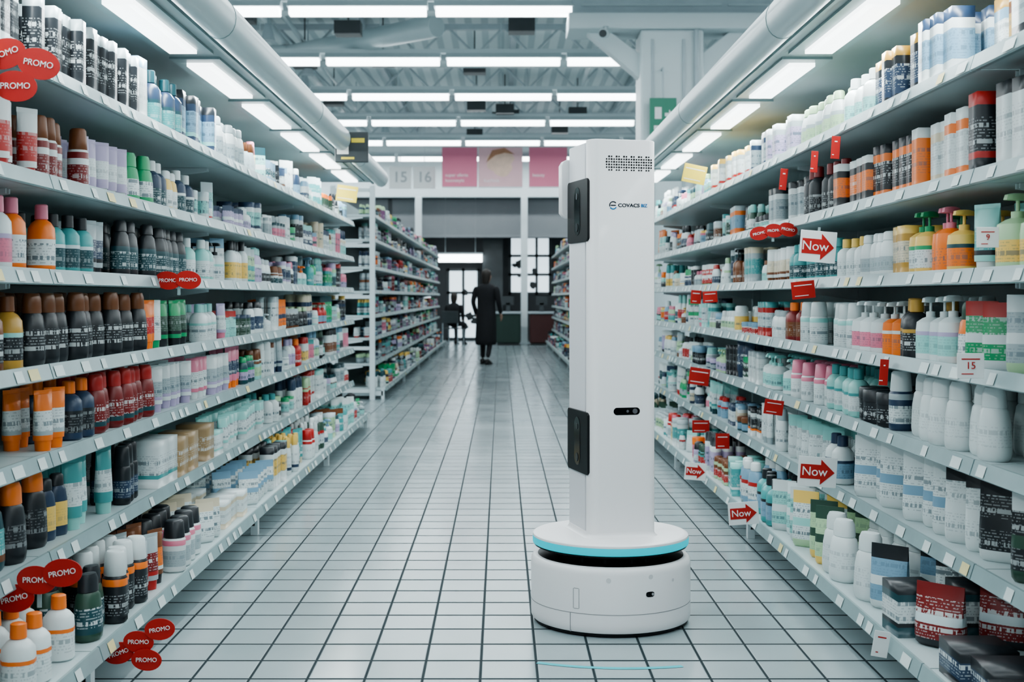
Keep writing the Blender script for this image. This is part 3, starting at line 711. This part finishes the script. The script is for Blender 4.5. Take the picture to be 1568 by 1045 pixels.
for (cx, a) in ((.052, -90), (-.022, 90)):
    for k in range(13):
        t = math.radians(a+15*k); pts.append((cx+.0135*math.cos(t), .785+.0135*math.sin(t)))
b.prism(pts, 'y', -.1415, -.13); obj('front_camera_window', b, M_RG, rb, bevel=.001)
b = MB(); b.tube((.046, -.141, .785), (.046, -.1435, .785), .0095, 20); b.tube((.018, -.141, .785), (.018, -.1425, .785), .005, 14); obj('front_camera_lens', b, mat('lens_grey', (.12,.12,.13), .15), rb, smooth=True)
M_LOGO = mat('logo_ink', (.01, .018, .03), .6, spec=.2); M_LOGOB = mat('logo_blue', (.01, .16, .40), .6, spec=.2)
text('logo_lettering', 'COVACS', .0180, M_LOGO, rb, (.0230, -.1412, 1.532), ext=.0008, xs=1.16, off=.0003)
text('logo_suffix', 'BIZ', .0165, M_LOGOB, rb, (.0815, -.1412, 1.532), ext=.0008, xs=1.0, off=.0003)
def arc2(mb, cx, cz, r0, r1, a0, a1, y0, y1, n=14):
    for i in range(n):
        t0 = math.radians(a0+(a1-a0)*i/n); t1 = math.radians(a0+(a1-a0)*(i+1)/n)
        mb.prism([(cx+r0*math.cos(t0), cz+r0*math.sin(t0)), (cx+r1*math.cos(t0), cz+r1*math.sin(t0)), (cx+r1*math.cos(t1), cz+r1*math.sin(t1)), (cx+r0*math.cos(t1), cz+r0*math.sin(t1))], 'y', y0, y1)
b = MB(); arc2(b, -.037, 1.532, .0115, .0150, 40, 200, -.1418, -.139); b.box(-.046, -.027, -.1418, -.139, 1.5305, 1.534); obj('logo_emblem_dark', b, M_LOGO, rb)
b = MB(); arc2(b, -.037, 1.532, .0115, .0150, 215, 330, -.1418, -.139); obj('logo_emblem_blue', b, M_LOGOB, rb)
b = MB(); rings = []
for z, d in ((1.50, .02), (1.506, .008), (1.52, 0), (1.70, 0), (1.716, .008), (1.722, .02)):
    rings.append([(p[0], p[1], z) for p in rrect(-.148+d, -.06, .138, .19-d, (.004, .015, .004, .004))])
b.loft(rings); obj('rear_camera_housing', b, M_RW, rb, smooth=True)
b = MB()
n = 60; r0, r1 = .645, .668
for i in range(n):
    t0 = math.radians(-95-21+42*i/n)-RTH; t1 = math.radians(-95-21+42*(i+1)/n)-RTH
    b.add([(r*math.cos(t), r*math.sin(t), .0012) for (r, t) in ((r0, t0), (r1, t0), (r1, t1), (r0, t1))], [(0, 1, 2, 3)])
obj('painted_light_arc', b, mat('painted_cyan_light', (.07, .42, .47), .6, noise=.15, spec=.2), rb)  # cyan light on the floor, painted as a flat coloured strip

# ------------------------------------------------------------------ people
M_COAT = mat('dark_coat_fabric', (.012, .013, .016), .9, noise=.3, nscale=30)
M_TROU = mat('dark_trousers', (.016, .017, .020), .9, noise=.2, nscale=30)
M_SKIN = mat('skin', (.42, .27, .20), .5, noise=.08)
M_HAIR = mat('dark_hair', (.02, .015, .012), .6, noise=.3, nscale=60)
M_SHOE = mat('black_shoe', (.012, .012, .013), .4)
M_EYE = mat('eye_dark', (.03, .02, .02), .2)
M_LIP = mat('lips', (.4,.15,.13), .5)
def skin(name, pts, edges, m, parent, root=0, sub=2):
    me = bpy.data.meshes.new(name); me.from_pydata([p[:3] for p in pts], edges, []); me.materials.append(m)
    o = bpy.data.objects.new(name, me); COL.objects.link(o); o.parent = parent
    sk = o.modifiers.new('skin', 'SKIN'); sk.use_smooth_shade = True
    for i, p in enumerate(pts):
        rr = p[3] if isinstance(p[3], tuple) else (p[3], p[3]); d = me.skin_vertices[0].data[i]; d.radius = rr; d.use_root = (i == root)
    s = o.modifiers.new('sub', 'SUBSURF'); s.levels = sub; s.render_levels = sub
    return o
def head(parent, c, rz=0, tilt=0):
    M = Matrix.Translation(c) @ Matrix.Rotation(rz, 4, 'Z') @ Matrix.Rotation(tilt, 4, 'X')
    def rg(z, rx, ry, oy, n=18): return [M @ Vector((rx*math.cos(2*math.pi*k/n), oy+ry*math.sin(2*math.pi*k/n), z)) for k in range(n)]
    b = MB(); b.loft([rg(-.115,.02,.02,-.055), rg(-.11,.035,.035,-.045), rg(-.08,.055,.065,-.02), rg(-.04,.068,.085,-.005), rg(0,.074,.093,0), rg(.04,.076,.096,.003), rg(.08,.066,.085,.006), rg(.11,.04,.052,.01), rg(.12,.012,.015,.01)]); obj('head', b, M_SKIN, parent, smooth=True)
    b = MB(); b.loft([[M @ Vector(v) for v in q] for q in ([(-.006,-.088,.02),(.006,-.088,.02),(0,-.094,.02)], [(-.013,-.09,-.022),(.013,-.09,-.022),(0,-.113,-.026)], [(-.01,-.088,-.034),(.01,-.088,-.034),(0,-.098,-.036)])]); obj('nose', b, M_SKIN, parent)
    b = MB()
    for s in (-1, 1):
        b.loft([[M @ Vector((s*(.074+.012*q), .012+.018*(1-q*.3)*math.cos(2*math.pi*k/8), -.01+.03*math.sin(2*math.pi*k/8))) for k in range(8)] for q in (0, 1)])
    obj('ears', b, M_SKIN, parent)
    b = MB()
    for s in (-1, 1):
        c0 = M @ Vector((s*.03, -.083, .0)); c1 = M @ Vector((s*.03, -.092, .0)); b.tube(c0, c1, .010, 10)
    obj('eyes', b, M_EYE, parent)
    b = MB(); b.box(-.024, .024, -.089, -.082, -.064, -.056, M); obj('mouth', b, M_LIP, parent)
    b = MB(); b.loft([rg(-.13,.05,.03,.06), rg(-.08,.07,.05,.05), rg(-.02,.083,.075,.032), rg(.03,.087,.09,.022), rg(.075,.083,.098,.012), rg(.11,.06,.075,.01), rg(.13,.02,.025,.01)]); obj('hair', b, M_HAIR, parent, smooth=True)
def hand(parent, wrist, d, nm):
    w = Vector(wrist); d = Vector(d).normalized(); side = Vector((0, 1, 0)); 
    if abs(d.dot(side)) > .8: side = Vector((1, 0, 0))
    side = (side-d*side.dot(d)).normalized(); nrm = d.cross(side)
    pts = [(*w, .020), (*(w+d*.045), (.026, .02)), (*(w+d*.085), (.030, .016))]; ed = [(0, 1), (1, 2)]
    for k, (o, L) in enumerate(((-.027, .062), (-.009, .075), (.009, .07), (.026, .055))):
        a = w+d*.09+side*o; i = len(pts)
        pts += [(*a, .009), (*(a+d*L*.5+nrm*.006), .008), (*(a+d*L*.9+nrm*.02), .007)]; ed += [(2, i), (i, i+1), (i+1, i+2)]
    i = len(pts); a = w+d*.035-side*.028
    pts += [(*a, .011), (*(a+d*.03-side*.015), .009), (*(a+d*.055-side*.018), .008)]; ed += [(1, i), (i, i+1), (i+1, i+2)]
    skin(nm, pts, ed, M_SKIN, parent, 0, 1)
def shoe(parent, ank, yaw, nm):
    M = Matrix.Translation((ank[0], ank[1], 0)) @ Matrix.Rotation(yaw, 4, 'Z')
    def rg(y, w, h): return [M @ Vector((w*math.cos(2*math.pi*k/12), y, max(0.001, h*.5+h*.5*math.sin(2*math.pi*k/12)))) for k in range(12)]
    b = MB(); b.loft([rg(.07,.025,.06), rg(.05,.038,.10), rg(0,.042,.11), rg(-.06,.043,.075), rg(-.12,.046,.055), rg(-.165,.035,.04), rg(-.185,.015,.025)]); obj(nm, b, M_SHOE, parent, smooth=True)

pr = empty('walking_shopper', (-.26, 23.3, 0), math.radians(160))
pts = [(0,0,.92,(.13,.10)),(0,0,1.05,(.14,.10)),(0,0,1.22,(.15,.11)),(0,.01,1.36,(.13,.09)),(0,.005,1.44,.055),(0,-.005,1.50,.05),
  (.09,0,.86,.085),(.10,-.10,.48,.058),(.09,-.06,.10,.042),(-.09,0,.86,.085),(-.10,.04,.47,.058),(-.10,.20,.12,.042)]
ed = [(0,1),(1,2),(2,3),(3,4),(4,5),(0,6),(6,7),(7,8),(0,9),(9,10),(10,11)]
skin('body', pts, ed, M_TROU, pr)
b = MB()
def er(z, rx, ry, oy=0, n=20): return [(rx*math.cos(2*math.pi*k/n), oy+ry*math.sin(2*math.pi*k/n), z) for k in range(n)]
b.loft([er(.34,.19,.19,.03), er(.36,.195,.195,.03), er(.75,.19,.16,.01), er(.95,.175,.135), er(1.08,.16,.12), er(1.25,.185,.13), er(1.36,.19,.12), er(1.41,.14,.095), er(1.45,.07,.07)])
obj('coat', b, M_COAT, pr, smooth=True, subsurf=1)
for s, n_, el, wr in ((1, 'right', (.235,.05,1.11), (.22,-.08,.88)), (-1, 'left', (-.235,-.0,1.10), (-.23,-.12,.90))):
    skin(n_+'_sleeve', [(s*.15,0,1.37,.062),(s*.20,.01,1.33,.06),(*el,.048),(*wr,.038)], [(0,1),(1,2),(2,3)], M_COAT, pr)
    hand(pr, wr, (Vector(wr)-Vector(el)), n_+'_hand')
head(pr, Vector((0, -.015, 1.57)))
shoe(pr, (.09,-.06), 0, 'right_shoe'); shoe(pr, (-.10,.20), 0, 'left_shoe')

ps = empty('seated_person', (-1.18, 32.6, 0), math.radians(160))
pts = [(0,0,.54,(.15,.12)),(0,.01,.68,(.14,.11)),(0,0,.86,(.16,.11)),(0,-.01,.98,(.13,.09)),(0,-.02,1.06,.055),(0,-.03,1.11,.05),
 (.09,-.05,.53,.085),(.11,-.42,.52,.06),(.11,-.44,.10,.042),(-.09,-.05,.53,.085),(-.11,-.42,.52,.06),(-.11,-.40,.10,.042)]
skin('body', pts, ed, M_TROU, ps)
b = MB(); b.loft([er(.46,.19,.16), er(.6,.185,.15), er(.75,.17,.13), er(.9,.19,.125), er(.99,.17,.11,-.01), er(1.06,.08,.07,-.02)]); obj('jacket', b, M_COAT, ps, smooth=True, subsurf=1)
for s, n_ in ((1, 'right'), (-1, 'left')):
    el = (s*.23,-.06,.73); wr = (s*.12,-.30,.64)
    skin(n_+'_sleeve', [(s*.14,-.01,.99,.06),(s*.19,-.01,.95,.058),(*el,.047),(*wr,.036)], [(0,1),(1,2),(2,3)], M_COAT, ps)
    hand(ps, wr, (Vector(wr)-Vector(el)), n_+'_hand')
    shoe(ps, (s*.11,-.42), 0, n_+'_shoe')
head(ps, Vector((0, -.045, 1.18)))
e = empty('waiting_chair', (-1.18, 32.6, 0), math.radians(160))
b = MB(); b.box(-.22, .22, -.2, .22, .40, .43); obj('seat', b, M_DARK, e, bevel=.01)
b = MB(); b.box(-.22, .22, .22, .25, .55, .85); obj('backrest', b, M_DARK, e, bevel=.01)
b = MB()
for x in (-.2, .2):
    b.tube((x, -.18, 0), (x, -.18, .4), .014, 8); b.tube((x, .23, 0), (x, .23, .84), .014, 8)
obj('legs', b, M_STEEL, e)

# ------------------------------------------------------------------ world, camera
w = bpy.data.worlds.new('world'); scene.world = w; w.use_nodes = True
bg = w.node_tree.nodes['Background']; bg.inputs[0].default_value = (.80, .93, .98, 1); bg.inputs[1].default_value = 1.15
try:
    scene.view_settings.look = 'AgX - Medium High Contrast'
except Exception as ex:
    print('look', ex)
cd = bpy.data.cameras.new('camera'); cam = bpy.data.objects.new('camera', cd); COL.objects.link(cam)
cam.location = (0, 0, H); cam.rotation_euler = (math.pi/2, 0, 0)
cd.sensor_width = 36; cd.lens = F/1568*36
cd.shift_x = 17/1568; cd.shift_y = -67.5/1568
cd.clip_end = 200
cd.dof.use_dof = True; cd.dof.focus_distance = 4.75; cd.dof.aperture_fstop = 4.8
scene.camera = cam
